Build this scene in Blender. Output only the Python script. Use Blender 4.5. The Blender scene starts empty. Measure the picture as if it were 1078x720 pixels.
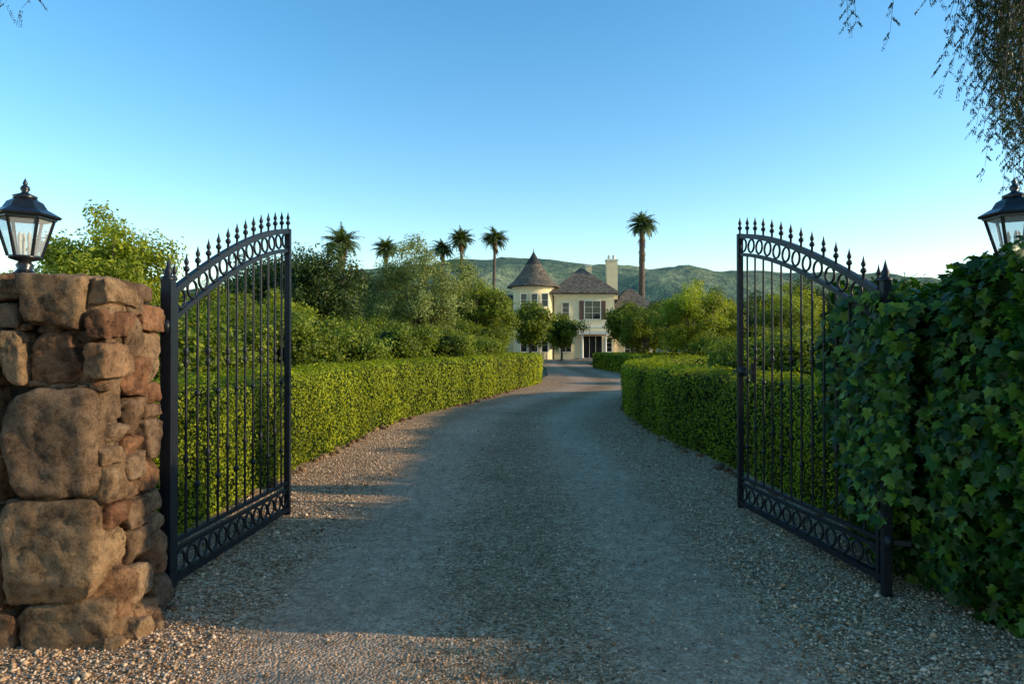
import bpy, bmesh, math, random
import numpy as np
from mathutils import Vector, noise as mnoise
random.seed(7); RNG=np.random.default_rng(7)
D2R=math.radians

# ------------------------------------------------------------------ mesh builder
class MB:
    def __init__(s):
        s.v=[];s.n=0;s.lo=[];s.lt=[];s.mi=[];s.uv=[];s.sm=[]
    def add(s,verts,faces,mat=0,smooth=False,uv=None):
        verts=np.asarray(verts,dtype=np.float64).reshape(-1,3); faces=np.asarray(faces,dtype=np.int64)
        s.v.append(verts); s.lo.append((faces+s.n).ravel())
        s.lt.append(np.full(len(faces),faces.shape[1])); s.mi.append(np.full(len(faces),mat)); s.sm.append(np.full(len(faces),smooth))
        s.uv.append(uv[faces.ravel()] if uv is not None else np.zeros((faces.size,2)))
        s.n+=len(verts)
    def mesh(s,name,mats):
        v=np.concatenate(s.v);lo=np.concatenate(s.lo);lt=np.concatenate(s.lt);mi=np.concatenate(s.mi);uv=np.concatenate(s.uv);sm=np.concatenate(s.sm)
        m=bpy.data.meshes.new(name)
        m.vertices.add(len(v)); m.vertices.foreach_set('co',v.astype(np.float32).ravel())
        m.loops.add(len(lo)); m.loops.foreach_set('vertex_index',lo.astype(np.int32))
        m.polygons.add(len(lt)); st=np.concatenate([[0],np.cumsum(lt)[:-1]])
        m.polygons.foreach_set('loop_start',st.astype(np.int32))
        try: m.polygons.foreach_set('loop_total',lt.astype(np.int32))
        except Exception: pass
        m.polygons.foreach_set('material_index',mi.astype(np.int32))
        m.polygons.foreach_set('use_smooth',sm.astype(bool))
        l=m.uv_layers.new(name='UVMap'); l.data.foreach_set('uv',uv.astype(np.float32).ravel())
        for a in mats: m.materials.append(a)
        m.update(calc_edges=True)
        m['top']=float(v[:,2].max())
        return m
    def obj(s,name,mats,parent=None,loc=(0,0,0)):
        return place(name,s.mesh(name,mats),loc,parent=parent)
def place(name,mesh,loc=(0,0,0),rz=0,sc=(1,1,1),parent=None):
    o=bpy.data.objects.new(name,mesh); bpy.context.scene.collection.objects.link(o)
    o.location=loc;o.rotation_euler=(0,0,rz); o.scale=(sc,sc,sc) if isinstance(sc,(int,float)) else sc
    if parent: o.parent=parent
    return o
def empty(name):
    o=bpy.data.objects.new(name,None); bpy.context.scene.collection.objects.link(o); o.empty_display_size=0.3; return o

def box(mb,x0,x1,y0,y1,z0,z1,mat=0):
    v=[(x,y,z) for x in(x0,x1) for y in(y0,y1) for z in(z0,z1)]
    mb.add(v,[(0,1,3,2),(4,6,7,5),(0,4,5,1),(2,3,7,6),(0,2,6,4),(1,5,7,3)],mat)
def unit(a): return a/np.maximum(np.linalg.norm(a,axis=-1,keepdims=True),1e-9)
def tube(mb,pts,rad,n=6,mat=0,smooth=True,phase=0.0,caps=True):
    pts=np.asarray(pts,float); k=len(pts); rad=np.broadcast_to(np.asarray(rad,float),(k,))
    t=unit(np.gradient(pts,axis=0)) if k>2 else np.repeat(unit(pts[1:]-pts[:1]),2,axis=0)
    up=np.array([0,0,1.]) if abs(t[:,2]).mean()<0.8 else np.array([0,1.,0])
    a=unit(np.cross(t,up)); b=np.cross(t,a)
    ang=np.arange(n)/n*2*math.pi+phase
    ring=pts[:,None]+rad[:,None,None]*(np.cos(ang)[None,:,None]*a[:,None]+np.sin(ang)[None,:,None]*b[:,None])
    f=[]
    for i in range(k-1):
        for j in range(n):
            j2=(j+1)%n; f.append((i*n+j,i*n+j2,(i+1)*n+j2,(i+1)*n+j))
    v=ring.reshape(-1,3); mb.add(v,f,mat,smooth)
    if caps and n==4: mb.add(v[:4],[(0,1,2,3)],mat); mb.add(v[-4:],[(3,2,1,0)],mat)
def bar(mb,p,q,w,mat=0): tube(mb,[p,q],w*0.7071,4,mat,False,math.pi/4)
def lathe(mb,c,prof,n=12,mat=0,smooth=True,phase=0):
    prof=np.array(prof,float); ang=np.arange(n)/n*2*math.pi+phase
    v=np.stack([np.array([c[0]+r*np.cos(ang),c[1]+r*np.sin(ang),np.full(n,c[2]+z)]).T for r,z in prof]).reshape(-1,3)
    f=[(i*n+j,i*n+(j+1)%n,(i+1)*n+(j+1)%n,(i+1)*n+j) for i in range(len(prof)-1) for j in range(n)]
    mb.add(v,f,mat,smooth)
def torus(mb,c,A,B,R,r,mat=0,n=18,m=6):
    A=np.array(A,float);B=np.array(B,float);C=np.cross(A,B);c=np.array(c,float)
    v=[];
    for i in range(n):
        t=2*math.pi*i/n; d=math.cos(t)*A+math.sin(t)*B
        for j in range(m):
            p=2*math.pi*j/m; v.append(c+d*(R+r*math.cos(p))+C*r*math.sin(p))
    f=[(i*m+j,((i+1)%n)*m+j,((i+1)%n)*m+(j+1)%m,i*m+(j+1)%m) for i in range(n) for j in range(m)]
    mb.add(v,f,mat,True)

DIAMOND=np.array([(0,-.5,0),(.27,-.05,.05),(0,.5,-.04),(-.27,-.05,.05)])
def ivy_template():
    out=[(0,-.42),(.16,-.5),(.42,-.38),(.30,-.15),(.55,.10),(.26,.14),(0,.6),(-.26,.14),(-.55,.10),(-.30,-.15),(-.42,-.38),(-.16,-.5)]
    return np.array([(x,y,-0.25*abs(x)-0.2*y*y) for x,y in out])
IVY=ivy_template()
NARROW=np.array([(0,-.5,0),(.1,-.1,.0),(0,.5,0),(-.1,-.1,.0)])
def leaves(mb,c,nrm,size,mat=0,tmpl=DIAMOND,spread=0.7,rng=RNG,droop=None,smooth=False):
    c=np.asarray(c); N=len(c)
    if N==0: return
    r=unit(rng.normal(size=(N,3)))
    n=unit(r*spread+(nrm if nrm is not None else 0))
    if droop is not None:
        t=np.tile(np.array(droop,float),(N,1))+rng.normal(size=(N,3))*0.45
    else: t=rng.normal(size=(N,3))
    t=unit(t-n*np.sum(t*n,axis=1,keepdims=True)); b=np.cross(n,t)
    size=np.broadcast_to(size,(N,))[:,None,None]
    K=len(tmpl)
    v=c[:,None]+size*(b[:,None]*tmpl[None,:,0:1]+t[:,None]*tmpl[None,:,1:2]+n[:,None]*tmpl[None,:,2:3])
    f=np.arange(N*K).reshape(N,K)
    mb.add(v.reshape(-1,3),f,mat,smooth)

# ------------------------------------------------------------------ materials
def newmat(name):
    m=bpy.data.materials.new(name); m.use_nodes=True; nt=m.node_tree
    p=nt.nodes['Principled BSDF']; return m,nt,p
def N(nt,t,**k):
    n=nt.nodes.new(t)
    for a,b in k.items():
        if a in n.inputs.keys(): n.inputs[a].default_value=b
        else: setattr(n,a,b)
    return n
def ramp(nt,fac,stops):
    r=N(nt,'ShaderNodeValToRGB'); e=r.color_ramp.elements
    while len(e)<len(stops): e.new(0.5)
    for i,(p,c) in enumerate(stops): e[i].position=p; e[i].color=(*c,1)
    nt.links.new(fac,r.inputs['Fac']); return r.outputs['Color']
def mixc(nt,f,a,b,mode='MIX'):
    m=N(nt,'ShaderNodeMix',data_type='RGBA',blend_type=mode)
    for k,val in ((0,f),(6,a),(7,b)):
        if isinstance(val,(int,float)): m.inputs[k].default_value=val
        elif isinstance(val,tuple): m.inputs[k].default_value=(*val,1)
        else: nt.links.new(val,m.inputs[k])
    return m.outputs[2]
def math_(nt,op,a,b=None,c=None,clamp=False):
    m=N(nt,'ShaderNodeMath',operation=op,use_clamp=clamp)
    for i,v in enumerate((a,b,c)):
        if v is None: continue
        if isinstance(v,(int,float)): m.inputs[i].default_value=v
        else: nt.links.new(v,m.inputs[i])
    return m.outputs[0]
def noise(nt,vec,scale,detail=4,rough=.55):
    n=N(nt,'ShaderNodeTexNoise'); n.inputs['Scale'].default_value=scale;n.inputs['Detail'].default_value=detail;n.inputs['Roughness'].default_value=rough
    if vec is not None: nt.links.new(vec,n.inputs['Vector'])
    return n.outputs['Fac']
def bump(nt,p,h,strength=.5,dist=.02):
    b=N(nt,'ShaderNodeBump'); b.inputs['Strength'].default_value=strength; b.inputs['Distance'].default_value=dist
    nt.links.new(h,b.inputs['Height']); nt.links.new(b.outputs[0],p.inputs['Normal'])
def pos(nt): return N(nt,'ShaderNodeNewGeometry').outputs['Position']
def rnd(nt): return N(nt,'ShaderNodeNewGeometry').outputs['Random Per Island']

def leafmat(name,dark,mid,light,trans=.35,rough=.5,tint=(1.5,1.6,.5),var=.6,spec=.3):
    m,nt,p=newmat(name)
    c=ramp(nt,rnd(nt),[(0,dark),(.5,mid),(1,light)])
    n=noise(nt,pos(nt),var,3); s=N(nt,'ShaderNodeMapRange'); nt.links.new(n,s.inputs[0]); s.inputs[1].default_value=.3;s.inputs[2].default_value=.7;s.inputs[3].default_value=.65;s.inputs[4].default_value=1.3
    cc=N(nt,'ShaderNodeVectorMath',operation='SCALE'); nt.links.new(c,cc.inputs[0]); nt.links.new(s.outputs[0],cc.inputs['Scale'])
    nt.links.new(cc.outputs[0],p.inputs['Base Color']); p.inputs['Roughness'].default_value=rough; p.inputs['Specular IOR Level'].default_value=spec
    t=N(nt,'ShaderNodeBsdfTranslucent'); tc=N(nt,'ShaderNodeVectorMath',operation='MULTIPLY'); nt.links.new(cc.outputs[0],tc.inputs[0]); tc.inputs[1].default_value=tint
    nt.links.new(tc.outputs[0],t.inputs['Color'])
    mx=N(nt,'ShaderNodeMixShader'); mx.inputs[0].default_value=trans
    nt.links.new(p.outputs[0],mx.inputs[1]);nt.links.new(t.outputs[0],mx.inputs[2]);nt.links.new(mx.outputs[0],nt.nodes['Material Output'].inputs[0])
    return m
M_hedge=leafmat('hedge_leaves',(.09,.125,.005),(.25,.30,.010),(.46,.48,.02),.40,tint=(1.5,1.3,.3),spec=.2)
M_citrus=leafmat('citrus_leaves',(.05,.085,.007),(.13,.18,.012),(.30,.33,.028),.42,tint=(1.6,1.4,.4),var=.9)
M_olive=leafmat('olive_leaves',(.10,.13,.04),(.21,.25,.07),(.37,.39,.12),.35,tint=(1.3,1.3,.5))
M_dark=leafmat('oak_leaves',(.020,.040,.009),(.045,.075,.013),(.11,.145,.03),.3)
M_bright=leafmat('young_leaves',(.12,.17,.012),(.27,.32,.025),(.42,.45,.045),.48,tint=(1.4,1.3,.4))
M_ivy=leafmat('ivy_leaves',(.010,.035,.006),(.025,.078,.010),(.12,.21,.018),.3,rough=.4,var=3,spec=.28)
M_pepper=leafmat('pepper_leaves',(.02,.03,.012),(.035,.05,.018),(.07,.085,.03),.25)
M_palm=leafmat('palm_fronds',(.05,.08,.02),(.10,.14,.04),(.17,.20,.06),.25)
M_skirt=leafmat('dead_fronds',(.12,.075,.03),(.19,.12,.055),(.28,.19,.09),.1,tint=(1,1,1))
def solid(name,c,rough=.6,metal=0,spec=.5,nz=None,amt=.25,bs=None):
    m,nt,p=newmat(name); p.inputs['Roughness'].default_value=rough;p.inputs['Metallic'].default_value=metal;p.inputs['Specular IOR Level'].default_value=spec
    if nz:
        n=noise(nt,pos(nt),nz,5)
        d=tuple(x*(1-amt) for x in c); l=tuple(min(1,x*(1+amt)) for x in c)
        nt.links.new(ramp(nt,n,[(.3,d),(.7,l)]),p.inputs['Base Color'])
        if bs: bump(nt,p,noise(nt,pos(nt),nz*4,4),bs[0],bs[1])
    else: p.inputs['Base Color'].default_value=(*c,1)
    return m
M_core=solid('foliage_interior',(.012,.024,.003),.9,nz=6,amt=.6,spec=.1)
M_bark=solid('bark',(.10,.075,.055),.9,nz=7,amt=.5,bs=(.8,.02))
M_iron=solid('painted_iron',(.011,.0125,.016),.45,nz=30,amt=.3,spec=.32)
M_mortar=solid('mortar',(.028,.02,.014),.95,nz=20,amt=.4,bs=(1,.02))
M_black=solid('lantern_metal',(.010,.011,.014),.3)
M_cream=solid('cream_stucco',(.76,.63,.38),.85,nz=1.2,amt=.07)
M_trim=solid('white_trim',(.76,.72,.60),.6)
M_brown=solid('shutter_wood',(.11,.05,.03),.6)
M_candle=solid('candle',(.8,.76,.65),.5)

def stone_mat():
    m,nt,p=newmat('field_stone'); P=pos(nt)
    r=ramp(nt,rnd(nt),[(0,(.25,.115,.06)),(.2,(.34,.205,.115)),(.4,(.20,.13,.082)),(.6,(.38,.25,.14)),(.8,(.22,.145,.095)),(1,(.44,.30,.18))])
    n=noise(nt,P,3.5,9,.75); n2=noise(nt,P,17,8,.8); n3=noise(nt,P,110,3,.8)
    c=mixc(nt,1.0,r,ramp(nt,n,[(.37,(.30,.26,.24)),(.47,(.72,.66,.61)),(.56,(1.05,1.0,.94)),(.68,(1.4,1.25,1.05))]),'MULTIPLY')
    c=mixc(nt,1.0,c,ramp(nt,n2,[(.37,(.42,.40,.38)),(.5,(.98,.98,.98)),(.66,(1.3,1.25,1.18))]),'MULTIPLY')
    c=mixc(nt,1.0,c,ramp(nt,n3,[(.3,(.65,.65,.65)),(.6,(1.1,1.1,1.1))]),'MULTIPLY')
    lich=ramp(nt,noise(nt,P,7,7,.8),[(.56,(0,0,0)),(.66,(.45,.45,.45))])
    c=mixc(nt,lich,c,(.13,.11,.09))
    nt.links.new(c,p.inputs['Base Color']); p.inputs['Roughness'].default_value=.9; p.inputs['Specular IOR Level'].default_value=.2
    h=math_(nt,'ADD',math_(nt,'MULTIPLY',n,.45),math_(nt,'ADD',math_(nt,'MULTIPLY',n2,.45),math_(nt,'MULTIPLY',n3,.08)))
    bump(nt,p,h,1.0,.05); return m
M_stone=stone_mat()

def gravel_mat():
    m,nt,p=newmat('gravel'); P=pos(nt)
    uv=N(nt,'ShaderNodeUVMap'); sx=N(nt,'ShaderNodeSeparateXYZ'); nt.links.new(uv.outputs[0],sx.inputs[0])
    wob=math_(nt,'MULTIPLY',math_(nt,'SUBTRACT',noise(nt,P,.8,3),.5),.7)
    u=math_(nt,'ABSOLUTE',math_(nt,'ADD',sx.outputs[0],wob))
    track=N(nt,'ShaderNodeMapRange',interpolation_type='SMOOTHSTEP'); nt.links.new(math_(nt,'ABSOLUTE',math_(nt,'SUBTRACT',u,.95)),track.inputs[0])
    track.inputs[1].default_value=.15;track.inputs[2].default_value=.65;track.inputs[3].default_value=1;track.inputs[4].default_value=0
    cen=N(nt,'ShaderNodeMapRange',interpolation_type='SMOOTHSTEP'); nt.links.new(u,cen.inputs[0])
    cen.inputs[1].default_value=.1;cen.inputs[2].default_value=.6;cen.inputs[3].default_value=1;cen.inputs[4].default_value=0
    v=N(nt,'ShaderNodeTexVoronoi'); v.inputs['Scale'].default_value=62; nt.links.new(P,v.inputs['Vector'])
    sv=N(nt,'ShaderNodeSeparateXYZ'); nt.links.new(v.outputs['Color'],sv.inputs[0])
    coarse=ramp(nt,sv.outputs[0],[(0,(.19,.10,.05)),(.35,(.42,.255,.14)),(.7,(.62,.40,.24)),(1,(.82,.60,.41))])
    fine=ramp(nt,sv.outputs[1],[(0,(.46,.29,.18)),(.6,(.62,.41,.27)),(1,(.76,.54,.38))])
    c=mixc(nt,math_(nt,'MULTIPLY',track.outputs[0],.8),coarse,fine)
    c=mixc(nt,math_(nt,'MULTIPLY',cen.outputs[0],math_(nt,'MULTIPLY',ramp(nt,noise(nt,P,1.6,5,.7),[(.3,(0.15,)*3),(.62,(1,1,1))]),.5)),c,(.24,.155,.08))
    mott=ramp(nt,noise(nt,P,.55,6,.65),[(.3,(.80,.78,.76)),(.7,(1.12,1.11,1.1))])
    c=mixc(nt,1.0,c,mott,'MULTIPLY')
    spk=ramp(nt,noise(nt,P,9,5,.75),[(.35,(.66,.66,.66)),(.65,(1.12,1.12,1.12))]); c=mixc(nt,1.0,c,spk,'MULTIPLY')
    nt.links.new(c,p.inputs['Base Color']); p.inputs['Roughness'].default_value=1; p.inputs['Specular IOR Level'].default_value=.03
    h=math_(nt,'ADD',math_(nt,'MULTIPLY',v.outputs['Distance'],-.9),math_(nt,'MULTIPLY',noise(nt,P,14,4,.7),.8))
    bump(nt,p,h,.9,.015); return m
M_gravel=gravel_mat()
def pebble_mat():
    m,nt,p=newmat('pebbles')
    c=ramp(nt,rnd(nt),[(0,(.17,.09,.045)),(.35,(.42,.255,.14)),(.7,(.62,.41,.25)),(1,(.80,.61,.44))])
    nt.links.new(c,p.inputs['Base Color']); p.inputs['Roughness'].default_value=.85; p.inputs['Specular IOR Level'].default_value=.15; return m
M_peb=pebble_mat()
def ground_mat():
    m,nt,p=newmat('grass_and_soil'); P=pos(nt)
    c=ramp(nt,noise(nt,P,.35,6,.7),[(.3,(.05,.07,.02)),(.5,(.075,.10,.03)),(.7,(.13,.11,.06))])
    c=mixc(nt,1.0,c,ramp(nt,noise(nt,P,12,4,.7),[(.3,(.6,.6,.6)),(.7,(1.3,1.3,1.3))]),'MULTIPLY')
    nt.links.new(c,p.inputs['Base Color']); p.inputs['Roughness'].default_value=.95; bump(nt,p,noise(nt,P,25,4),.8,.05); return m
M_ground=ground_mat()
def hill_mat():
    m,nt,p=newmat('chaparral_hills'); P=pos(nt)
    c=ramp(nt,noise(nt,P,.008,8,.75),[(.40,(.06,.11,.045)),(.5,(.13,.18,.07)),(.58,(.30,.32,.14))])
    c=mixc(nt,1.0,c,ramp(nt,noise(nt,P,.06,5,.85),[(.40,(.45,.5,.52)),(.6,(1.2,1.2,1.1))]),'MULTIPLY')
    c=mixc(nt,.30,c,(.20,.28,.30))  # bluish distance haze mixed into the hill colour
    nt.links.new(c,p.inputs['Base Color']); p.inputs['Roughness'].default_value=1; p.inputs['Specular IOR Level'].default_value=0
    bump(nt,p,noise(nt,P,.05,5,.75),.8,12); return m
M_hill=hill_mat()
def roof_mat(name,a,b):
    m,nt,p=newmat(name); P=pos(nt)
    s=N(nt,'ShaderNodeSeparateXYZ'); nt.links.new(P,s.inputs[0])
    w=math_(nt,'FRACT',math_(nt,'MULTIPLY',s.outputs[2],3.6))
    mp=N(nt,'ShaderNodeMapping'); mp.inputs['Scale'].default_value=(3.2,3.2,3.6); nt.links.new(P,mp.inputs[0])
    v=N(nt,'ShaderNodeTexVoronoi'); v.inputs['Scale'].default_value=1; nt.links.new(mp.outputs[0],v.inputs['Vector'])
    sv=N(nt,'ShaderNodeSeparateXYZ'); nt.links.new(v.outputs['Color'],sv.inputs[0])
    c=ramp(nt,sv.outputs[0],[(0,a),(1,b)])
    c=mixc(nt,1.0,c,ramp(nt,w,[(0,(.55,.55,.55)),(.2,(1,1,1))]),'MULTIPLY')
    nt.links.new(c,p.inputs['Base Color']); p.inputs['Roughness'].default_value=.9; p.inputs['Specular IOR Level'].default_value=.2; bump(nt,p,w,.6,.05); return m
M_roof=roof_mat('wood_shingle_roof',(.075,.063,.05),(.18,.15,.115))
M_slate=roof_mat('slate_roof',(.03,.03,.031),(.07,.069,.07))
def glass_dark():
    m,nt,p=newmat('window_glass'); p.inputs['Base Color'].default_value=(.02,.022,.025,1); p.inputs['Roughness'].default_value=.08; return m
M_win=glass_dark()
def lant_glass():
    m,nt,p=newmat('lantern_glass'); t=N(nt,'ShaderNodeBsdfTransparent'); t.inputs[0].default_value=(.9,.92,.93,1)
    p.inputs['Base Color'].default_value=(.75,.78,.8,1);p.inputs['Roughness'].default_value=.15
    mx=N(nt,'ShaderNodeMixShader'); mx.inputs[0].default_value=.3
    nt.links.new(t.outputs[0],mx.inputs[1]);nt.links.new(p.outputs[0],mx.inputs[2]);nt.links.new(mx.outputs[0],nt.nodes['Material Output'].inputs[0]); return m
M_lg=lant_glass()

# ------------------------------------------------------------------ sampling on a surface grid
def catmull(pts,step):
    pts=np.array(pts,float); P=np.vstack([2*pts[0]-pts[1],pts,2*pts[-1]-pts[-2]]); out=[]
    for i in range(1,len(P)-2):
        L=np.linalg.norm(P[i+1]-P[i]); n=max(2,int(L/step))
        for t in np.arange(n)/n:
            a,b,c,d=P[i-1],P[i],P[i+1],P[i+2]
            out.append(.5*((2*b)+(-a+c)*t+(2*a-5*b+4*c-d)*t*t+(-a+3*b-3*c+d)*t**3))
    out.append(P[-2]); return np.array(out)
def grid_normals(P):
    gu=np.gradient(P,axis=0); gv=np.gradient(P,axis=1); return unit(np.cross(gu,gv))
def grid_faces(a,b): 
    i=np.arange(a-1)[:,None]*b+np.arange(b-1)[None]; i=i.ravel()
    return np.stack([i,i+1,i+b+1,i+b],1)
def scatter_grid(P,Nn,cov,sizef,rng):
    A=np.linalg.norm(np.cross(P[1:,:-1]-P[:-1,:-1],P[:-1,1:]-P[:-1,:-1]),axis=-1)
    cen=P[:-1,:-1]; dist=np.maximum(np.linalg.norm(cen-np.array([0,0,1.5]),axis=-1),3)
    sz=sizef(dist); n=rng.poisson(A*cov/(sz*sz)); a,b=np.nonzero(n); cnt=n[a,b]
    ia=np.repeat(a,cnt); ib=np.repeat(b,cnt); s=sz[ia,ib]; u=rng.random(len(ia))[:,None]; v=rng.random(len(ia))[:,None]
    def bl(G): return (G[ia,ib]*(1-u)*(1-v)+G[ia+1,ib]*u*(1-v)+G[ia,ib+1]*(1-u)*v+G[ia+1,ib+1]*u*v)
    return bl(P),unit(bl(Nn)),s
def nfield(P,sc,seed):
    f=P.reshape(-1,3); return np.array([mnoise.fractal(Vector((p*sc+seed).tolist()),1.0,2.0,3) for p in f]).reshape(P.shape[:-1])

def hedge(name,path,w=1.0,h=1.15,cov=2.5,seed=1,mat=None):
    rng=np.random.default_rng(seed)
    c=catmull(path,.22); t=unit(np.gradient(c,axis=0)); nrm=np.stack([t[:,1],-t[:,0]],1)
    d=np.concatenate([[0],np.cumsum(np.linalg.norm(np.diff(c,axis=0),axis=1))]); e=np.minimum(d,d[-1]-d)
    k=np.sqrt(1-np.clip(1-e/.45,0,1)**2); k=np.maximum(k,.05)
    prof=[(-1,0),(-1.0,.25),(-1.02,.5),(-1.0,.75),(-.98,.92),(-.85,.99),(-.4,1.01),(0,1.0),(.4,1.01),(.85,.99),(.98,.92),(1.0,.75),(1.02,.5),(1,.25),(1,0)]
    prof=np.array(prof)
    P=np.zeros((len(c),len(prof),3))
    P[:,:,:2]=c[:,None]+nrm[:,None]*(prof[None,:,0:1]*w/2*k[:,None,None]); P[:,:,2]=prof[None,:,1]*h*(.8+.2*k[:,None])
    Nn=grid_normals(P)
    mid=np.concatenate([c,np.full((len(c),1),h/2)],1)[:,None]
    if np.sum(Nn*(P-mid))<0: Nn=-Nn
    P=P+Nn*(nfield(P,1.3,seed*3.1)*.07)[...,None]; P[:,:,2]=np.maximum(P[:,:,2],-.02)
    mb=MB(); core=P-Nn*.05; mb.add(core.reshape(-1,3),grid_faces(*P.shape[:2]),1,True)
    p,n,s=scatter_grid(P,Nn,cov,lambda D:np.clip(.0024*D+.018,.033,.2),rng)
    p=p+n*rng.uniform(-.05,.03,len(p))[:,None]
    leaves(mb,p,n,s*rng.uniform(.7,1.25,len(p)),0,spread=.65,rng=rng)
    m=rng.random(len(p))<.03; q=p[m]+n[m]*rng.uniform(.02,.07,m.sum())[:,None]; leaves(mb,q,n[m],s[m],0,spread=1.2,rng=rng)
    return mb.obj(name,[mat or M_hedge,M_core])

# ------------------------------------------------------------------ trees
def tree_mesh(name,h,rx,trunk_h,rz=None,ncl=40,nl=12000,ls=.09,mat=M_citrus,seed=1,cr=.35,core=0.0,trunk_r=.12,tmpl=DIAMOND,hollow=.4,drop=1.0,spread=.9):
    rng=np.random.default_rng(seed); mb=MB()
    rz=rz or (h-trunk_h)/2; cz=h-rz
    d=unit(rng.normal(size=(ncl,3))); rad=hollow+(1-hollow)*rng.random(ncl)**.6
    lob=1+.22*np.array([mnoise.noise(Vector((x*1.7+seed).tolist())) for x in d])*2
    cl=d*rad[:,None]*lob[:,None]*np.array([rx,rx,rz])*(1-cr*.55); low=cl[:,2]<0; cl[low,2]*=drop; cl[:,2]+=cz
    crs=rx*cr*rng.uniform(.55,1.25,ncl)
    w=crs**2; cnt=rng.multinomial(nl,w/w.sum()); ci=np.repeat(np.arange(ncl),cnt)
    dd=unit(rng.normal(size=(nl,3))); rr=rng.random(nl)**(1/2.6)
    ext=1+.35*np.sin(dd[:,0]*5+ci)*np.cos(dd[:,1]*6+ci*2)
    p=cl[ci]+dd*(crs[ci]*rr*ext)[:,None]*np.array([1,1,.8])
    outw=unit((p-np.array([0,0,cz]))/np.array([rx,rx,rz]))
    keep=p[:,2]>.08
    leaves(mb,p[keep],(outw*.6+dd*.6+np.array([0,0,.25]))[keep],(ls*rng.uniform(.6,1.3,nl))[keep],0,spread=spread,rng=rng,tmpl=tmpl)
    top=np.array([rng.normal()*.05*rx,rng.normal()*.05*rx,cz+rz*.3])
    k=6; pts=np.linspace([0,0,-.1],top,k); pts[1:-1,:2]+=rng.normal(size=(k-2,2))*rx*.04
    tube(mb,pts,np.linspace(trunk_r,trunk_r*.3,k),7,1)
    for i in rng.choice(ncl,min(ncl,14),replace=False):
        s=pts[1]*(.4)+pts[2]*.6 if rng.random()<.5 else pts[3].copy()
        if trunk_h>.5: s[2]=max(s[2],trunk_h*.8)
        e=cl[i]; mdl=(s+e)/2+np.array([0,0,-.08*rx]); tube(mb,[s,mdl,e],[trunk_r*.45,trunk_r*.28,trunk_r*.08],5,1)
    if core>0:
        n=12; th=np.linspace(.05,math.pi-.05,n); ph=np.linspace(0,2*math.pi,17)
        G=np.stack([np.stack([np.sin(a)*np.cos(ph),np.sin(a)*np.sin(ph),np.full_like(ph,np.cos(a))],1) for a in th])
        r=1+nfield(G,1.6,seed)*.5; r[:,-1]=r[:,0]
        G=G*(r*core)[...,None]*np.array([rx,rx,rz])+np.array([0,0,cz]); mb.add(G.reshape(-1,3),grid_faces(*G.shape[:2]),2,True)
    return mb.mesh(name,[mat,M_bark,M_core])

def palm_mesh(name,h,cr,seed,skirt=2.5,tr=.28,nf=46):
    rng=np.random.default_rng(seed); mb=MB()
    bend=rng.normal()*.25; pts=[(bend*(z/h)**2,0,z) for z in np.linspace(-.2,h,12)]
    tube(mb,pts,np.concatenate([[tr*1.5,tr*1.1],np.linspace(tr,tr*.75,10)]),9,1)
    top=np.array([bend,0,h])
    def frond(L,az,el,mat,wid,top):
        k=8; t=np.linspace(0,1,k); e=el-t*1.5*(.6+.4*rng.random())*(1 if mat==0 else .3)
        dx=np.cumsum(np.cos(e))*L/k; dz=np.cumsum(np.sin(e))*L/k
        P=top+np.stack([np.cos(az)*dx,np.sin(az)*dx,dz],1); tube(mb,P,np.linspace(.045,.012,k),3,mat,caps=False)
        side=np.array([-math.sin(az),math.cos(az),0])
        V=[];F=[]
        for i in range(1,k):
            for q in np.linspace(0,1,3)[:-1]:
                b=P[i-1]*(1-q)+P[i]*q; fr=(i+q)/k; l=wid*math.sin(min(1,fr*1.15+.1)*math.pi*.85+.25)
                fw=unit(P[i]-P[i-1])
                for sg in(-1,1):
                    tip=b+side*sg*l+fw*l*.55+np.array([0,0,-l*rng.uniform(.1,.6)])
                    j=len(V); V+= [b-fw*.06,b+fw*.09,tip]; F.append((j,j+1,j+2))
        mb.add(V,F,mat)
    for i in range(nf): frond(cr*rng.uniform(.85,1.1),rng.uniform(0,2*math.pi),math.asin(rng.uniform(-.6,.98))+.35,0,cr*.28,top)
    for i in range(int(26*skirt/2)):
        frond(cr*.55*rng.uniform(.7,1.1),rng.uniform(0,6.28),rng.uniform(-1.35,-.8),2,cr*.16,np.array([bend,0,h-rng.uniform(0,skirt)]))
    return mb.mesh(name,[M_palm,M_bark,M_skirt])

# ================================================================== GROUND
mb=MB(); box(mb,-3000,3000,-400,3200,-1.0,-.035); mb.obj('ground',[M_ground])
rows=[(-14,-24,24),(4.2,-24,24),(4.8,-3.3,3.4),(8,-3.2,3.3),(10.3,-3.1,3.1),(14.3,-2.75,3.1),(17,-2.1,3.5),(18.8,-1.55,4.0),(24,-.3,6.3),(28.5,.9,7.0),(36,1.9,6.6),(48,2.4,6.0),(60,2.2,6.6),(66,-6,16),(80.5,-8,19)]
rows=np.array(rows,float); ys=np.concatenate([np.arange(-14,12,.2),np.arange(12,80.5,.6)])
L=np.interp(ys,rows[:,0],rows[:,1]); R=np.interp(ys,rows[:,0],rows[:,2]); cc=np.where(ys<4.8,.05,(L+R)/2)
def drive_z(x,y): return .012*np.sin(x*1.9+y*.4)*np.cos(y*.7)+ .012*np.exp(-(x/.5)**2)
C=49; P=np.zeros((len(ys),C,3)); t=np.linspace(-1,1,C); t=np.sign(t)*np.abs(t)**1.6
P[:,:,0]=np.where(t[None]<0,cc[:,None]+(cc-L)[:,None]*t,cc[:,None]+(R-cc)[:,None]*t); P[:,:,1]=ys[:,None]; P[:,:,2]=0
P[:,:,2]=drive_z(P[:,:,0],P[:,:,1])
uv=np.stack([P[:,:,0]-cc[:,None],P[:,:,1]],-1).reshape(-1,2)
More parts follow.
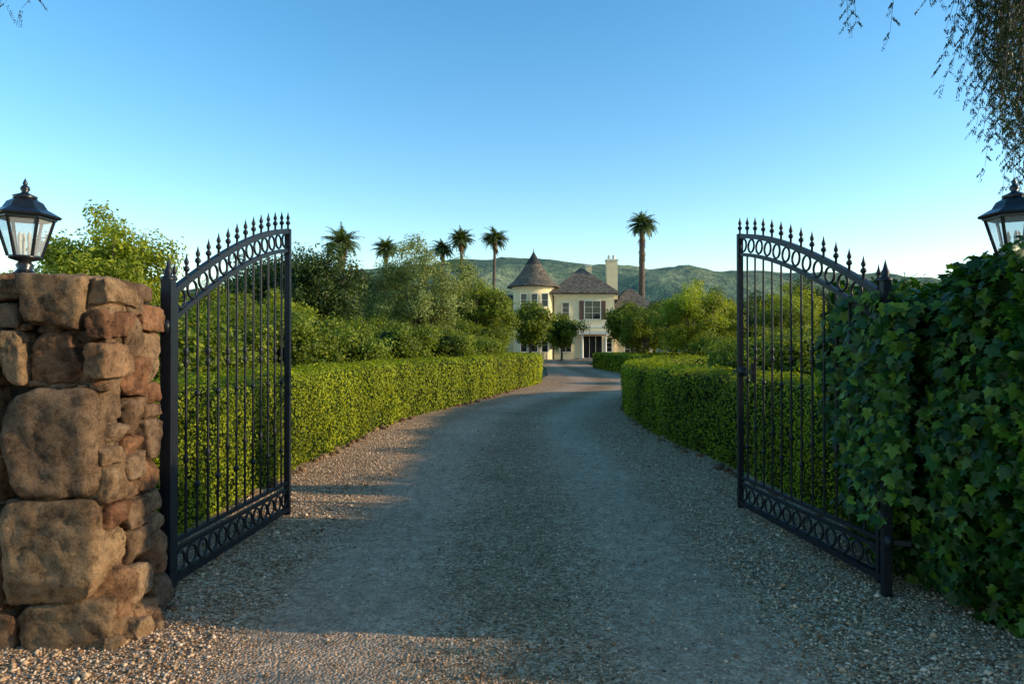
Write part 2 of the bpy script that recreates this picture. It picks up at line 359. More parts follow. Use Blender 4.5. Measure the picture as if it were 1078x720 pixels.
mb=MB(); f=grid_faces(len(ys),C)[:,::-1]; mb.add(P.reshape(-1,3),f,0,True,uv=uv); mb.obj('gravel_driveway',[M_gravel])
n=110000; y=2.6+RNG.random(n)**1.6*11; x=RNG.uniform(-1,1,n)*np.minimum(y*.9,np.where(y<4.6,6,2.65))
keepp=RNG.random(n)<np.where(np.abs(np.abs(x)-.95)<.38,.25,np.where(np.abs(x)<.5,.5,1.0)); x=x[keepp];y=y[keepp];n=len(x)
r=RNG.lognormal(math.log(.0056),.38,n)*np.where(np.abs(x)>1.5,1.15,.85)
oct_=np.array([(1,0,0),(0,1,0),(-1,0,0),(0,-1,0),(0,0,.75),(0,0,-.75)]); of=np.array([(0,1,4),(1,2,4),(2,3,4),(3,0,4),(1,0,5),(2,1,5),(3,2,5),(0,3,5)])
a=RNG.uniform(0,6.28,n); ca,sa=np.cos(a)[:,None],np.sin(a)[:,None]
o=oct_[None]*(r[:,None,None]*RNG.uniform(.6,1.35,(n,6,3)))
ox=o[:,:,0]*ca-o[:,:,1]*sa; oy=o[:,:,0]*sa+o[:,:,1]*ca
V=np.stack([ox+x[:,None],oy+y[:,None],o[:,:,2]+(r*.3+drive_z(x,y))[:,None]],-1).reshape(-1,3)
F=(of[None]+np.arange(n)[:,None,None]*6).reshape(-1,3)
mb=MB(); mb.add(V,F,0,True); mb.obj('loose_gravel',[M_peb])
n=1300; y=2.8+RNG.random(n)**1.5*10; x=np.where(RNG.random(n)<.5,RNG.normal(0,.35,n),np.where(RNG.random(n)<.5,np.sign(RNG.normal(size=n))*(2.62-np.abs(RNG.normal(0,.3,n))),RNG.uniform(-2.6,2.6,n)))
mb=MB(); leaves(mb,np.stack([x,y,np.full(n,.026)],1),np.tile([0,0,1.],(n,1)),RNG.uniform(.012,.036,n),0,spread=.35); mb.obj('leaf_litter',[solid('dry_leaves',(.06,.04,.02),.9)])
def cubegrid(cuts):
    bm=bmesh.new(); bmesh.ops.create_cube(bm,size=2); bmesh.ops.subdivide_edges(bm,edges=bm.edges[:],cuts=cuts,use_grid_fill=True)
    v=np.array([v.co[:] for v in bm.verts]); f=np.array([[v.index for v in f.verts] for f in bm.faces]); bm.free(); return v,f
CV,CF=cubegrid(19); CV3,CF3=cubegrid(3)
def stone(mb,c,d,seed,k=5,rough=.12,low=False,mat=0):
    V,F=(CV3,CF3) if low else (CV,CF); rg=np.random.default_rng(seed)
    if not low: V=np.sign(V)*np.abs(V)**.8
    q=V/((np.abs(V)**k).sum(1)**(1/k))[:,None]
    for _ in range(7 if not low else 3):
        nn=unit(rg.normal(size=3)*np.array([1,.7,1])); dist=(q@nn); lim=dist.max()*rg.uniform(.80,.95); ex=np.clip(dist-lim,0,None); q=q-ex[:,None]*nn*.95
    w=rg.normal(size=(4,3))*.06
    q=q+ (q[:,0:1]*q[:,2:3])*w[0]+(q[:,0:1]*q[:,1:2])*w[1]+(q[:,1:2]*q[:,2:3])*w[2]+(q[:,0:1]*q[:,1:2]*q[:,2:3])*w[3]
    p=q*np.array(d)/2*1.01; m=min(d)
    nr=np.array([mnoise.fractal(Vector((a*13+seed*7.3).tolist()),.7,2.1,4) for a in p]); nn=np.array([mnoise.noise(Vector(((a/m)*.9+seed*3.7+50).tolist())) for a in p])
    p=p+unit(q)*(nr*min(.013,m*.1)+nn*rough*m)[:,None]
    ax=rg.normal()*.05; ca,sa=math.cos(ax),math.sin(ax); p=np.stack([p[:,0]*ca-p[:,2]*sa,p[:,1],p[:,0]*sa+p[:,2]*ca],1)
    mb.add(p+np.array(c),F,mat,True)
mb=MB()
for sgn,path in ((-1,[(-2.6,6),(-2.52,10.3),(-2.15,14.4),(-1.0,18.6),(.2,24)]),(1,[(2.66,6),(2.42,10.8),(2.44,14.4),(2.75,17)])):
    c=catmull(path,.16)
    for i,(x,y) in enumerate(c):
        if random.random()<.35: continue
        s=random.uniform(.03,.085); stone(mb,(x+random.uniform(-.05,.08)*1,y,s*.2),(s*1.4,s*1.2,s),i+int(sgn*1000)+2000,3,.2,True)
mb.obj('edging_stones',[M_stone])

# ================================================================== STONE WALL / PIER
root=empty('stone_gate_pier')
mb=MB(); box(mb,-5.2,-2.12,3.48,4.0,-.1,1.80); mb.obj('mortar_core',[M_mortar],root)
mb=MB(); sd=0
def S(x0,x1,z0,z1,y=3.5,dy=.26):
    global sd; sd+=1; g=.008
    stone(mb,((x0+x1)/2,y+random.uniform(-.035,.035),(z0+z1)/2),(x1-x0-g,dy,z1-z0-g),sd,11,.035)
for a in [(-2.45,-2.13,1.59,1.86),(-2.40,-2.12,1.31,1.585),(-2.53,-2.405,1.33,1.57),(-2.52,-2.06,.74,1.31),(-2.52,-2.04,.24,.735),(-2.47,-1.99,-.09,.24),
          (-2.6,-2.46,1.73,1.87),(-2.62,-2.46,1.585,1.725),(-2.85,-2.61,1.60,1.85),(-2.8,-2.54,1.30,1.59),(-2.9,-2.53,.95,1.295),(-2.62,-2.525,.72,.94),(-2.95,-2.63,.5,.94),(-2.62,-2.525,.5,.71),(-2.95,-2.53,.2,.49),(-2.9,-2.48,-.09,.19),
          (-2.13,-2.0,1.70,1.85),(-2.12,-2.0,1.53,1.69),(-2.11,-1.99,1.34,1.52)]: S(*a)
for x0,x1 in((-3.35,-2.93),(-3.8,-3.36),(-4.3,-3.81),(-4.75,-4.31),(-5.2,-4.76)):
    z=-.08
    while z<1.7:
        h=random.uniform(.22,.5); h=min(h,1.86-z); h=h if 1.86-z-h>.12 else 1.86-z; S(x0,x1,z,z+h); z+=h
for y0,y1 in((3.44,3.60),(3.60,3.78),(3.78,3.96)):
    z=-.08
    while z<1.72:
        h=random.choice([.09,.12,.16,.22,.3])*random.uniform(.9,1.1); h=min(h,1.85-z); h=h if 1.85-z-h>.08 else 1.85-z
        sd+=1; b=.05*max(0,1-z/.7)
        stone(mb,(-2.14+random.uniform(-.015,.025)+b*.5,(y0+y1)/2+random.uniform(-.02,.02),z+h/2),(.22+b,y1-y0+.01,h-.004),sd,9,.05); z+=h
for i in range(60):
    sd+=1; s=random.uniform(.03,.07); x,z=random.choice([(-2.44,1.45),(-2.53,.97),(-2.46,1.6),(-2.3,1.59),(-2.35,1.315),(-2.25,1.30),(-2.53,.72),(-2.3,.735),(-2.2,.245),(-2.35,.24),(-2.5,.24),(-2.1,1.3),(-2.1,1.55)])
    stone(mb,(x+random.uniform(-.05,.05),3.425,z+random.uniform(-.01,.01)),(s*1.5,.06,s*.6),sd,3,.15,True)
for i in range(22):
    x=-2.15-i*.14
    for y in(3.66,3.86): sd+=1; stone(mb,(x,y,1.80),(.17,.22,.1),sd,4,.1,True)
stone(mb,(-2.70,3.78,1.83),(.34,.32,.11),777,8,.03)
mb.obj('field_stones',[M_stone],root)
mb=MB()
for i,(x,y,s) in enumerate([(-1.97,3.56,.13),(-1.95,3.74,.08),(-1.99,3.42,.08),(-1.9,3.66,.05),(-1.93,3.88,.05)]): stone(mb,(x,y,s*.3),(s*1.3,s,s),900+i,3.5,.12,False)
mb.obj('rubble_stones',[M_stone],root)

# ================================================================== GATES
def gate(name,near,far,postside,pw):
    root=empty(name); near=np.array(near,float);far=np.array(far,float)
    Ld=np.linalg.norm(far-near); u=(far-near)/Ld; U=np.array([u[0],u[1],0]); nn=np.array([u[1],-u[0],0])
    W=lambda s,z,o=0: np.array([near[0],near[1],0])+U*s+nn*o+np.array([0,0,z])
    ztop=lambda s:1.80+.70*(.5*(s/Ld)**.85+.5*math.sin(math.pi/2*s/Ld))
    gap=.165; s0=.065
    mb=MB(); bar(mb,W(0,0),W(0,1.90),pw); bar(mb,W(s0,.06),W(s0,ztop(s0)),.034); bar(mb,W(Ld,.05),W(Ld,ztop(Ld)+.02),.046)
    lathe(mb,W(0,1.90),[(.04,0),(.04,.012),(.02,.025),(.026,.05),(.015,.07),(0,.13)],10)
    for z,w in((.10,.04),(.275,.026),(.33,.026)): bar(mb,W(.03,z),W(Ld,z),w)
    for off,w in((0,.04),(-gap,.03)):
        ss=np.linspace(.03,Ld,22); tube(mb,[W(s,ztop(s)+off) for s in ss],w*.7,4,0,False,math.pi/4)
    mb.obj('frame',[M_iron],root)
    nb=12; mb=MB(); mf=MB()
    for i in range(nb):
        s=s0+(Ld-s0)*(i+1)/(nb+1) ; zt=ztop(s)
        tube(mb,[W(s,.33),W(s,zt-gap)],.0088,6,0)
        if i%2==0:
            for z in(1.47,1.40,.80): lathe(mb,W(s,z),[(.009,-.028),(.017,-.02),(.012,-.012),(.024,0),(.012,.012),(.017,.02),(.009,.028)],8)
        else:
            for z in(1.20,.62): lathe(mb,W(s,z),[(.009,-.02),(.019,-.01),(.019,.01),(.009,.02)],8)
    for i in range(nb+2):
        s=s0+(Ld-s0)*i/(nb+1); zt=ztop(s)+.02
        lathe(mf,W(s,zt),[(.009,0),(.009,.035),(.017,.042),(.021,.053),(.015,.065),(.007,.072),(.013,.086),(.016,.097),(.007,.12),(0,.155)],8)
    mb.obj('bars',[M_iron],root); mf.obj('finials',[M_iron],root)
    mb=MB()
    for i in range(nb+1):
        s=s0+(Ld-s0)*(i+.5)/(nb+1); torus(mb,W(s,ztop(s)-gap/2),U,(0,0,1),.056,.009); torus(mb,W(s,.19),U,(0,0,1),.058,.009)
    mb.obj('rings',[M_iron],root)
    mb=MB()
    for z in(.33,1.62):
        p=W(0,z); q=p+np.array([postside*.12,-.05,0]); bar(mb,p,q,.03); lathe(mb,W(-.02,z-.04,0),[(0,0),(.026,0),(.026,.08),(0,.08)],10)
    mb.obj('hinges',[M_iron],root)
    if postside>0:
        mb=MB(); bar(mb,W(Ld-.36,1.28,-.03),W(Ld+.06,1.28,-.03),.022); bar(mb,W(Ld-.30,1.2,-.02),W(Ld-.30,1.36,-.02),.03)
        a=W(Ld-.12,1.28,-.03); lathe(mb,a-np.array([0,0,.04]),[(0,0),(.035,0),(.035,.08),(0,.08)],8); torus(mb,W(Ld-.2,1.24,-.03),U,(0,0,1),.03,.007)
        mb.obj('latch',[M_iron],root)
    return root
gate('iron_gate',(-2.045,4.06),(-1.945,5.92),-1,.062)
gate('iron_gate',(2.255,4.12),(2.065,6.18),1,.048)

# ================================================================== LANTERNS
def lantern(x,y,z):
    root=empty('lantern'); mb=MB(); c=(x,y,z); ph=math.pi/6
    lathe(mb,c,[(0,0),(.085,0),(.085,.018),(.05,.03),(.035,.05),(.045,.07),(.03,.09),(.075,.105),(.082,.12),(0,.12)],16)
    zb,zt,rb,rt=.12,.335,.078,.138
    for i in range(6):
        a=ph+i*math.pi/3; A=np.array(c)+[rb*math.cos(a),rb*math.sin(a),zb]; B=np.array(c)+[rt*math.cos(a),rt*math.sin(a),zt]; bar(mb,A,B,.012)
    lathe(mb,c,[(rt-.012,zt-.012),(rt+.012,zt-.012),(rt+.012,zt+.006),(rt-.012,zt+.006)],6,0,False,ph)
    lathe(mb,c,[(rt+.03,zt+.0),(rt+.034,zt+.012),(.105,zt+.05),(.085,zt+.085),(.06,zt+.1),(.055,zt+.108),(.0,zt+.112)],6,0,False,ph)
    lathe(mb,c,[(rt+.03,zt),(0,zt+.03)],6,0,False,ph)
    lathe(mb,c,[(.055,zt+.105),(.06,zt+.118),(.03,zt+.13),(.015,zt+.14),(.024,zt+.155),(.022,zt+.168),(.01,zt+.18),(.013,zt+.19),(0,zt+.22)],12)
    mb.obj('metal_frame',[M_black],root)
    mb=MB(); lathe(mb,c,[(rb-.004,zb),(rt-.006,zt-.01)],6,0,False,ph); mb.obj('glass_panes',[M_lg],root)
    mb=MB()
    for dx,dy in((.025,0),(-.02,.02),(-.01,-.025)): lathe(mb,(x+dx,y+dy,z+zb),[(.009,0),(.009,.08),(.012,.1),(.009,.12),(0,.14)],8)
    mb.obj('candle_bulbs',[M_candle],root)
lantern(-2.70,3.78,1.88); lantern(2.80,3.80,1.89)

# ================================================================== IVY WALL
rng=np.random.default_rng(11)
root=empty('ivy_covered_pier')
mb=MB(); box(mb,2.72,5.6,3.5,4.5,-.1,1.86); mb.obj('masonry_core',[M_mortar],root)
prof=[]
for z,xx in((0,2.64),(.2,2.58),(.45,2.48),(.75,2.39),(1.05,2.34),(1.35,2.33),(1.6,2.36),(1.8,2.42),(1.92,2.54),(1.97,2.75),(2.0,3.0),(2.02,3.5),(2.02,4.2)): prof.append((xx,z))
prof=np.array(prof); prof[:,1]*=np.where(prof[:,1]>1.5,.975,1); yy=np.arange(3.26,5.3,.06); P=np.zeros((len(yy),len(prof),3))
P[:,:,0]=prof[None,:,0];P[:,:,2]=prof[None,:,1];P[:,:,1]=yy[:,None]
ee=np.minimum(yy-3.26,5.24-yy); P[:,:,0]+=(np.clip(.35-ee,0,.35)**2*2.2)[:,None]; P[:,:,2]-=(np.clip(yy-4.2,0,1)*.14)[:,None]*(P[:,:,2]>1.3)
Nn=grid_normals(P)
if Nn[5,4,0]>0: Nn=-Nn
P+=Nn*(nfield(P,1.9,5)*.2)[...,None]
mb=MB(); mb.add((P-Nn*.08).reshape(-1,3),grid_faces(*P.shape[:2]),1,True)
p,n,s=scatter_grid(P,Nn,4.2,lambda D:np.full_like(D,.07),rng)
p=p+n*rng.uniform(-.09,.06,len(p))[:,None]
nl=unit(n*.8+np.array([0,-.15,.4]))
leaves(mb,p,nl,s*rng.uniform(.5,1.35,len(p)),0,IVY,.75,rng,droop=(-.25,-.1,-1))
for ypl,sg in((3.31,-1),(5.2,1)):
    k=3600; q=np.stack([2.47+2.7*rng.random(k)**1.5,ypl+rng.normal(0,.05,k),rng.uniform(0,1.98,k)],1); q[:,0]+=np.clip(.6-q[:,2],0,.6)*.25; leaves(mb,q,np.tile([0,sg,.4],(k,1)),.075*rng.uniform(.6,1.3,k),0,IVY,.6,rng,droop=(0,0,-1))
mb.add([(2.6,3.38,0),(5.4,3.38,0),(5.4,3.38,1.9),(2.6,3.38,1.9)],[(0,1,2,3)],1)
k=2000; yy_=4.10+np.abs(rng.normal(0,.27,k)); zz_=rng.normal(1.2,.36,k); q=np.stack([2.27-.02*(yy_-4.1)+rng.normal(0,.055,k),yy_,np.clip(zz_,.45,1.8)],1); leaves(mb,q,np.tile([-.9,-.3,.4],(k,1)),.072*rng.uniform(.6,1.3,k),0,IVY,.6,rng,droop=(-.1,0,-1))
k=620; zz_=np.clip(rng.normal(1.22,.3,k),.6,1.72); q=np.stack([2.24+rng.normal(0,.035,k)+np.abs(zz_-1.2)*.06,4.03+rng.normal(0,.05,k),zz_],1); leaves(mb,q,np.tile([-.5,-.8,.4],(k,1)),.07*rng.uniform(.6,1.3,k),0,IVY,.6,rng,droop=(-.1,0,-1))
for i in range(26):
    b=np.array([rng.uniform(2.45,3.4),rng.uniform(3.3,4.9),1.92]); t=b+np.array([rng.normal()*.08,rng.normal()*.08,rng.uniform(.03,.12)]); tube(mb,[b,t],[.003,.002],4,2)
    m=7; q=b+(t-b)*rng.random((m,1))+rng.normal(size=(m,3))*.02; leaves(mb,q,np.tile([0,-.3,1.],(m,1)),.06*rng.uniform(.6,1.2,m),0,IVY,.8,rng)
mb.obj('ivy',[M_ivy,M_core,M_bark],root)

# ================================================================== HEDGES
hedge('boxwood_hedge',[(-3.15,4.9),(-3.12,8),(-3.06,10.3),(-2.7,14.3),(-1.55,18.8),(-.35,24),(.65,28.0),(.5,30.6),(-1.5,32.3),(-6,33)],1.0,1.17,seed=3)
hedge('boxwood_hedge',[(3.3,5.1),(3.25,8.2),(2.98,10.8),(2.98,14.4),(3.3,17),(4.2,20),(6.2,22),(10,23.2)],1.0,1.13,seed=4)
hedge('boxwood_hedge',[(6.3,49),(6.6,42),(7.1,36),(8.6,32.4),(12,31)],1.1,1.05,seed=5)
hedge('boxwood_hedge',[(1.0,52),(.8,60),(-.5,66),(-5,70)],1.1,.9,seed=6)
hedge('boxwood_hedge',[(7.5,58),(8.5,64),(12,67.5),(18,68)],1.1,.9,seed=8)

# ================================================================== TREES
cit=[tree_mesh('citrus_tree_%d'%i,2.25,1.15,.25,ncl=52,nl=13000,ls=.078,mat=M_citrus,seed=20+i,cr=.30,core=.5,trunk_r=.05) for i in range(3)]
for i,(x,y,hh) in enumerate([(-4.9,8.5,2.2),(-5.0,11.2,2.3),(-4.7,14.2,2.4),(-4.2,17.2,2.3),(-3.4,20.2,2.4),(-2.3,23.2,2.3),(-1.5,26.5,2.2),
      (-7.6,10,2.4),(-7.8,13.5,2.6),(-7.3,17.5,2.8),(-6.4,21.5,2.8),(-5.4,25,2.8),(-3.6,28.5,2.6),(-10.8,12,2.8),(-11,17,3.2),(-9.5,22,3.2),(-14,15,3.5),(-13.5,21,3.5),(-1.6,36,3.0),(-3.5,41,3.4),
      (5.0,5.3,1.9),(5.1,7.2,1.9),(5.1,9.4,1.9),(5.1,11.6,1.95),(5.1,13.8,1.9),(5.4,16.,1.85),(7.4,19,1.9),(8.0,10.5,2.3),(8.2,14,2.4),(9.2,17.5,2.4),(11.5,12,2.8),(12.5,18,2.8),(8.9,27.5,2.0),(11.5,27,2.5),(16,21,3.0),(16,27,3.2),(10.3,35,2.4),(13,36,2.8)]):  # first tree on this line, out of view, added to block a sun streak
    m=cit[i%3]; k=hh/m['top']; kx=max(k,.9 if x>0 and x<6 else k)
    place('citrus_tree',m,(x,y,-.03),random.uniform(0,6.28),(kx*random.uniform(.97,1.12),kx*random.uniform(.97,1.12),k*random.uniform(.97,1.03)))
olive=tree_mesh('olive_tree',7.2,3.2,.9,ncl=95,nl=52000,ls=.12,mat=M_olive,seed=41,cr=.22,trunk_r=.2,core=.0,hollow=.3)
place('olive_tree',olive,(-4.9,35,-.03),.4,7.3/olive['top'])
oak=[tree_mesh('oak_tree_%d'%i,8,4.2,1.5,ncl=70,nl=26000,ls=.21,mat=M_dark,seed=50+i,cr=.27,trunk_r=.3,core=.45) for i in range(2)]
med=[tree_mesh('ornamental_tree_%d'%i,5,2.1,.8,ncl=60,nl=20000,ls=.12,mat=m,seed=60+i,cr=.25,trunk_r=.12,core=.0,hollow=.3) for i,m in enumerate((M_bright,M_citrus))]
for i,(x,y,s) in enumerate([(-12.6,42,1.02),(-17,46,.95),(-9.6,52,.95),(-22,40,.75),(-28,46,.85),(-35,50,.95),(-42,48,1.0),(26,60,.95),(33,58,.95),(40,56,1.05),(48,60,1.2),(-3.6,62,.9),(16.5,70,.85),(21,64,.75),(6.5,-8,1.0)]):  # last oak, behind the camera and unseen, added to darken the foreground
    place('oak_tree',oak[i%2],(x,y,-.03),i*1.3,s)
for i,(x,y,s,k) in enumerate([(-15.0,25.5,1.32,0),(-19.5,27,.95,1),(-12,28,.88,1),(-9.3,27,.75,0),(-23,30,.95,0),(-2.4,47,1.3,1),(-3.6,52,1.4,0),(9.9,38,1.05,0),(12.2,42,1.0,0),(9.2,47,.95,1),(15.5,39,.9,1),(18,43,1.1,0),(19,36,.8,1),(25,40,1.1,1),(24,34,.8,0),(32,44,1.3,1),(-27,34,1.2,1),(14,49,1.2,1)]):
    place('ornamental_tree',med[k],(x,y,-.03),i*2.1,s)
lol=tree_mesh('round_ficus_tree',5.2,2.6,1.6,ncl=50,nl=10000,ls=.24,mat=M_citrus,seed=77,cr=.3,trunk_r=.15,core=.6)
for x,y,s in((1.9,70,1.15),(5.3,73,.95),(12.4,71,1.15),(15.0,75,1.1)): place('round_ficus_tree',lol,(x,y,-.03),x,s)
far=[tree_mesh('far_tree_%d'%i,10,5.5,1,ncl=45,nl=3600,ls=.65,mat=M_dark if i<2 else M_citrus,seed=90+i,cr=.3,trunk_r=.4,core=.6) for i in range(3)]
root=empty('distant_tree_belt'); rr=random.Random(5)
for i in range(150):
    y=rr.uniform(105,190); x=rr.uniform(-.95,.95)*y
    place('tree_%d'%i,far[i%3],(x,y,-.03),rr.uniform(0,6),rr.uniform(.75,1.15),root)
for i,(x,y,h,cr,sk,tr) in enumerate([(17.1,90,17.6,2.5,4.2,.45),(-2.7,98,17.0,2.4,1.2,.26),(-7.0,96,16.6,2.3,1.2,.26),(-10.3,100,15.8,2.2,1.0,.26),(-19.8,80,13.6,2.9,2.4,.4),(-17.0,92,14.6,2.2,1.2,.25)]):
    place('palm_tree',palm_mesh('palm_tree',h,cr,200+i,sk,tr,nf=70),(x,y,-.03),i)

def pepper(name,base,limbs,strings,seed,canopy):
    rng=np.random.default_rng(seed); mb=MB(); base=np.array(base,float)
    fork=base+np.array([0,0,2.6]); tube(mb,[base-[0,0,.1],base+[.1,.05,1.3],fork],[.38,.28,.24],9,1)
    for l in limbs:
        l=np.array(l,float); mid=(fork+l)/2+np.array([0,0,.5]); c=catmull([fork,mid,l],.5); tube(mb,c,np.linspace(.15,.02,len(c)),6,1)
    V=[];
    for (sx,sy,z0,z1) in strings:
        k=max(4,int((z0-z1)/.10)); t=np.linspace(0,1,k); dx,dy=rng.normal()*.14,rng.normal()*.14
        P=np.stack([sx+dx*t**1.5+.02*np.sin(t*7+sx),sy+dy*t**1.5,z0+(z1-z0)*t],1)
        tube(mb,P,np.linspace(.006,.0015,k),3,1,caps=False)
        for i in range(1,k):
            for rep in range(2):
                az=rng.uniform(0,6.28); L=rng.uniform(.06,.17); d=np.array([math.cos(az)*.6,math.sin(az)*.6,-.8]); e=P[i]+d*L
                q=P[i]+(e-P[i])*np.linspace(.2,1,8)[:,None]; sd_=np.array([-d[1],d[0],0]); q=np.concatenate([q+sd_*.014,q-sd_*.014]); V.append(q)
    if V:
        q=np.concatenate(V); leaves(mb,q,None,.03*rng.uniform(.7,1.3,len(q)),0,NARROW*np.array([1.5,1,1]),1,rng,droop=(0,0,-1))
    for c,r,n in canopy:
        d=unit(rng.normal(size=(n,3)))*(rng.random(n)**.4)[:,None]*r; leaves(mb,np.array(c)+d,None,.11*rng.uniform(.6,1.3,n),0,DIAMOND,1,rng,droop=(0,0,-1))
    return mb.obj(name,[M_pepper,M_bark])
rg=np.random.default_rng(8); st=[]
for i in range(125):
    y=rg.uniform(5.0,6.6); q=rg.random()**.7; x=(.668+.13*q)*y
    st.append((x,y,5.5,4.3-1.25*min(1,q*1.6)*rg.uniform(.45,1.15)))
st+=[(2.90,6,5.3,4.28),(2.87,6.05,5.3,4.36),(3.34,6,5.3,4.33)]
pepper('pepper_tree',(7.6,6.2,0),[(4.2,6,5.5),(2.9,6.0,5.5),(5,5.4,5.6),(5.2,6.6,5.8),(9,8,6),(9,5,6.4)],st,4,[((6.2,5.6,6.4),(1.2,1.0,.6),1500),((8.4,6,6.6),(2.0,1.8,1.2),5000)])
pepper('pepper_tree',(-8.4,5.6,0),[(-4.6,6,4.95),(-6,4.4,5.4),(-9,8,5.8)],[(-4.25,6,4.9,4.50),(-4.34,6.02,4.9,4.42),(-4.45,5.95,4.95,4.46),(-4.15,6.1,4.9,4.55)],5,[((-7.8,5.6,6.3),(2.2,2,1),4000)])
shr=tree_mesh('shade_shrub',3.5,1.6,.3,ncl=40,nl=6000,ls=.14,mat=M_dark,seed=120,cr=.34,core=.8,trunk_r=.08)  # unseen shrub row, added to keep low sun off the foreground gravel
for i,y in enumerate(np.arange(-7,3.6,1.4)): place('shade_shrub',shr,(12+.3*math.sin(i*2.),y,-.03),i,(1,1,(3.6+.15*math.sin(i*3))/shr['top']))

# ================================================================== HOUSE
H=empty('french_country_house')
Y0=84.0
mb=MB(); box(mb,5.2,12.6,Y0,Y0+11,-.1,8.0); box(mb,12.6,17.5,Y0+1.2,Y0+10,-.1,6.0); box(mb,-4.4,5.2,Y0+2.0,Y0+10,-.1,3.9); box(mb,12.0,13.4,Y0+2.5,Y0+3.6,7.5,12.4); box(mb,9.7,10.4,Y0+5,Y0+5.9,9.5,12.0)
box(mb,-24,-16,Y0-14,Y0-6,-.1,5.0)
lathe(mb,(2.7,Y0+1.2,-.1),[(2.55,0),(2.55,9.0)],32); mb.obj('walls',[M_cream],H)
mb=MB(); box(mb,11.9,13.5,Y0+2.4,Y0+3.7,12.4,12.6); box(mb,9.6,10.5,Y0+4.9,Y0+6.0,12.0,12.15)
for cx in(12.4,13.0): lathe(mb,(cx,Y0+3.05,12.6),[(.22,0),(.2,.55),(0,.56)],10)
lathe(mb,(2.7,Y0+1.2,8.55),[(2.56,0),(2.75,.1),(2.8,.3),(2.56,.35)],32); box(mb,5.05,12.75,Y0-.15,Y0+11.1,7.75,7.95)
box(mb,5.1,12.7,Y0-.08,Y0-.001,3.9,4.1); mb.obj('trim',[M_trim],H)
def hip(mb,x0,x1,y0,y1,ze,zr,ix,iy,mat=0,t=.18):
    a=[(x0,y0,ze),(x1,y0,ze),(x1,y1,ze),(x0,y1,ze)]; b=[(x0+ix,y0+iy,zr),(x1-ix,y0+iy,zr),(x1-ix,y1-iy,zr),(x0+ix,y1-iy,zr)]
    lo=[(p[0],p[1],p[2]-t) for p in a]; mb.add(a+b+lo,[(0,1,5,4),(1,2,6,5),(2,3,7,6),(3,0,4,7),(4,5,6,7),(8,9,1,0),(9,10,2,1),(10,11,3,2),(11,8,0,3),(8,11,10,9)],mat)
mb=MB(); hip(mb,4.6,13.2,Y0-.6,Y0+11.6,8.15,11.6,4.1,4.5); hip(mb,12.3,18.2,Y0+.5,Y0+10.6,6.2,9.0,2.6,4.2)
lathe(mb,(2.7,Y0+1.2,8.95),[(3.35,-.12),(3.35,0),(2.5,.7),(1.85,1.5),(1.25,2.35),(1.0,2.8)],40,smooth=False); mb.obj('shingle_roofs',[M_roof],H)
mb=MB(); lathe(mb,(2.7,Y0+1.2,8.95),[(1.05,2.8),(.5,3.6),(.12,4.25),(.06,4.4),(0,5.0)],24); hip(mb,-5.2,5.6,Y0+1.2,Y0+10.8,4.05,8.3,1.0,4.6); hip(mb,-25,-15,Y0-15,Y0-5,5.1,9.8,1.2,4.8); mb.obj('slate_roofs',[M_slate],H)
wf=MB();wg=MB();wb=MB()
def win(x,z,w,h,y,nx=2,nz=3,sh=False):
    f=.09
    box(wf,x-w/2-f,x+w/2+f,y-.10,y-.004,z-f,z); box(wf,x-w/2-f,x+w/2+f,y-.10,y-.004,z+h,z+h+f); box(wf,x-w/2-f,x-w/2,y-.10,y-.004,z,z+h); box(wf,x+w/2,x+w/2+f,y-.10,y-.004,z,z+h)
    box(wg,x-w/2,x+w/2,y-.03,y-.006,z,z+h)
    for i in range(1,nx): xx=x-w/2+w*i/nx; box(wf,xx-.02,xx+.02,y-.07,y-.035,z,z+h)
    for i in range(1,nz): zz=z+h*i/nz; box(wf,x-w/2,x+w/2,y-.066,y-.038,zz-.015,zz+.015)
    if sh:
        for q in(-1,1): xc=x+q*(w/2+f+.3); box(wb,xc-.27,xc+.27,y-.08,y-.005,z-.05,z+h+.05)
win(9.9,4.9,1.9,2.2,Y0,2,3,True); win(6.6,5.1,.8,1.8,Y0,1,3); win(9.9,.1,2.3,2.7,Y0,3,1); win(6.6,.9,1.3,2.0,Y0,2,2); win(11.9,.9,.7,1.6,Y0,1)
win(15,3.7,1.1,1.4,Y0+1.2,sh=True); win(15,.5,1.8,2.2,Y0+1.2,3)
for x in(-3.2,-1.3): win(x,.8,1.1,1.8,Y0+2.0)
for a in(-120,-90,-60):
    for z,h in((6.4,1.5),(3.5,1.5),(.9,1.6)):
        cx=2.7+2.56*math.cos(D2R(a)); cy=Y0+1.2+2.56*math.sin(D2R(a)); win(cx,z,.7,h,cy-.03 if a==-90 else cy-.32,1,2)
wf.obj('window_frames',[M_trim],H); wg.obj('window_panes',[M_win],H); wb.obj('shutters',[M_brown],H)
mb=MB()
for x in(8.5,11.3): lathe(mb,(x,Y0-1.6,0),[(.2,0),(.2,.15),(.14,.2),(.12,2.7),(.18,2.85),(.18,3.0)],12)
box(mb,8.1,11.7,Y0-1.9,Y0-.01,3.0,3.35); mb.obj('portico',[M_trim],H)
mb=MB(); box(mb,14.2,18.5,Y0-.8,Y0+1.15,0,.15);box(mb,8.0,11.8,Y0-2,Y0-.01,-.02,.14); mb.obj('porch_steps',[solid('paving',(.3,.27,.23),.9)],H)

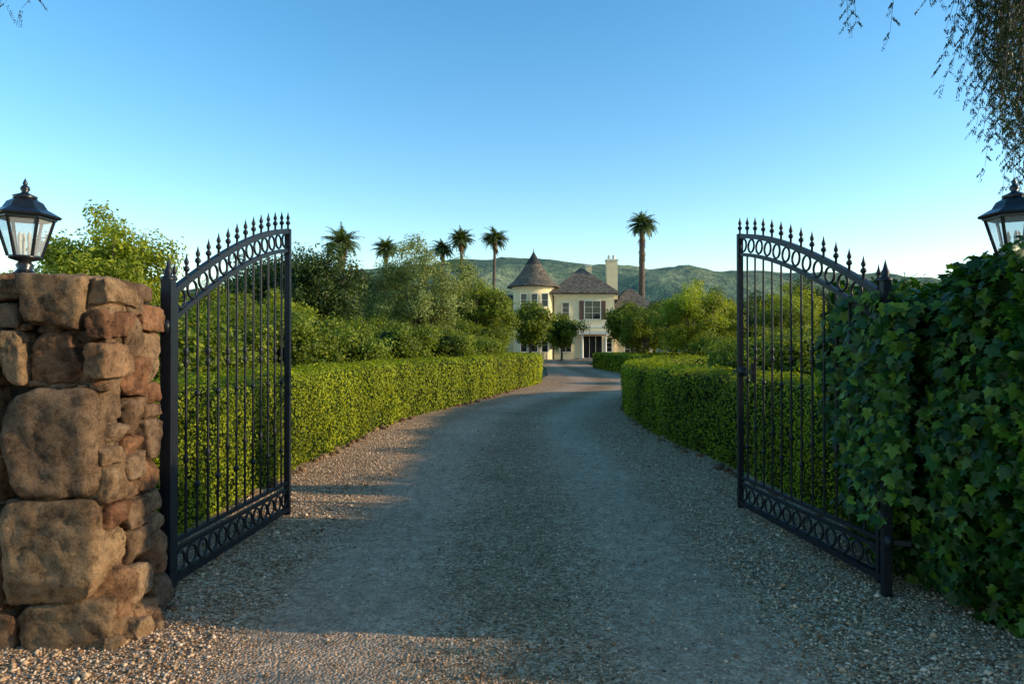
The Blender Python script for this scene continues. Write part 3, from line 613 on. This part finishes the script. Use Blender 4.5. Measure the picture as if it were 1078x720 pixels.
# ================================================================== HILLS
rx=np.array([-2200,-900,-500,-200,-68,-12,57,113,196,266,328,432,570,900,2200]); rh=np.array([60,55,75,118,137,138,130,118,115,122,118,112,106,90,60])
xs=np.arange(-2200,2201,14.); yv=np.arange(560,1500,14.); X,Y=np.meshgrid(xs,yv,indexing='ij')
prof=np.clip((Y-560)/440,0,1); prof=prof*prof*(3-2*prof); prof=np.where(Y>1000,1-.3*(Y-1000)/500,prof)
Z=np.interp(X*1000/np.maximum(Y,1),rx,rh)*prof
G=np.stack([X,Y,Z*0],-1); nz=nfield(G,.005,3.); nz2=nfield(G,.02,9.)
Z=Z+(nz*30+nz2*9)*np.clip(prof*(1.25-prof),0,1)*1.4+nz2*2*prof-4; G[...,2]=Z
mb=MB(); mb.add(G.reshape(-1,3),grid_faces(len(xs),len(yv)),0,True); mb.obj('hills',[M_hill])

# ================================================================== LIGHT, SKY, CAMERA
EL,AZ=15.0,96.0
w=bpy.data.worlds.new('World'); bpy.context.scene.world=w; w.use_nodes=True; nt=w.node_tree
sky=nt.nodes.new('ShaderNodeTexSky'); sky.sky_type='NISHITA'; sky.sun_disc=False; sky.sun_elevation=D2R(EL); sky.sun_rotation=D2R(AZ); sky.air_density=1.0; sky.dust_density=.3; sky.ozone_density=1.0; sky.altitude=50
hs=nt.nodes.new('ShaderNodeHueSaturation'); hs.inputs['Saturation'].default_value=1.42; hs.inputs['Hue'].default_value=.497; hs.inputs['Value'].default_value=2.0
nt.links.new(sky.outputs[0],hs.inputs['Color'])
bg=nt.nodes['Background']; bg.inputs[1].default_value=.15; nt.links.new(hs.outputs[0],bg.inputs[0])
sl=bpy.data.lights.new('sun','SUN'); sl.energy=5.0; sl.angle=D2R(.5); sl.color=(1,.83,.56)
so=bpy.data.objects.new('sun',sl); bpy.context.scene.collection.objects.link(so)
d=Vector((math.sin(D2R(AZ))*math.cos(D2R(EL)),math.cos(D2R(AZ))*math.cos(D2R(EL)),math.sin(D2R(EL)))); so.rotation_euler=d.to_track_quat('Z','Y').to_euler(); so.location=(30,-10,20)
cam=bpy.data.cameras.new('camera'); cam.lens=24; cam.sensor_width=36; cam.clip_end=6000; cam.clip_start=.05
co=bpy.data.objects.new('camera',cam); bpy.context.scene.collection.objects.link(co); co.location=(0,0,1.5); co.rotation_euler=(D2R(90.4),0,0)
sc=bpy.context.scene; sc.camera=co; sc.view_settings.view_transform='Standard'; sc.view_settings.look='None'; sc.view_settings.exposure=0
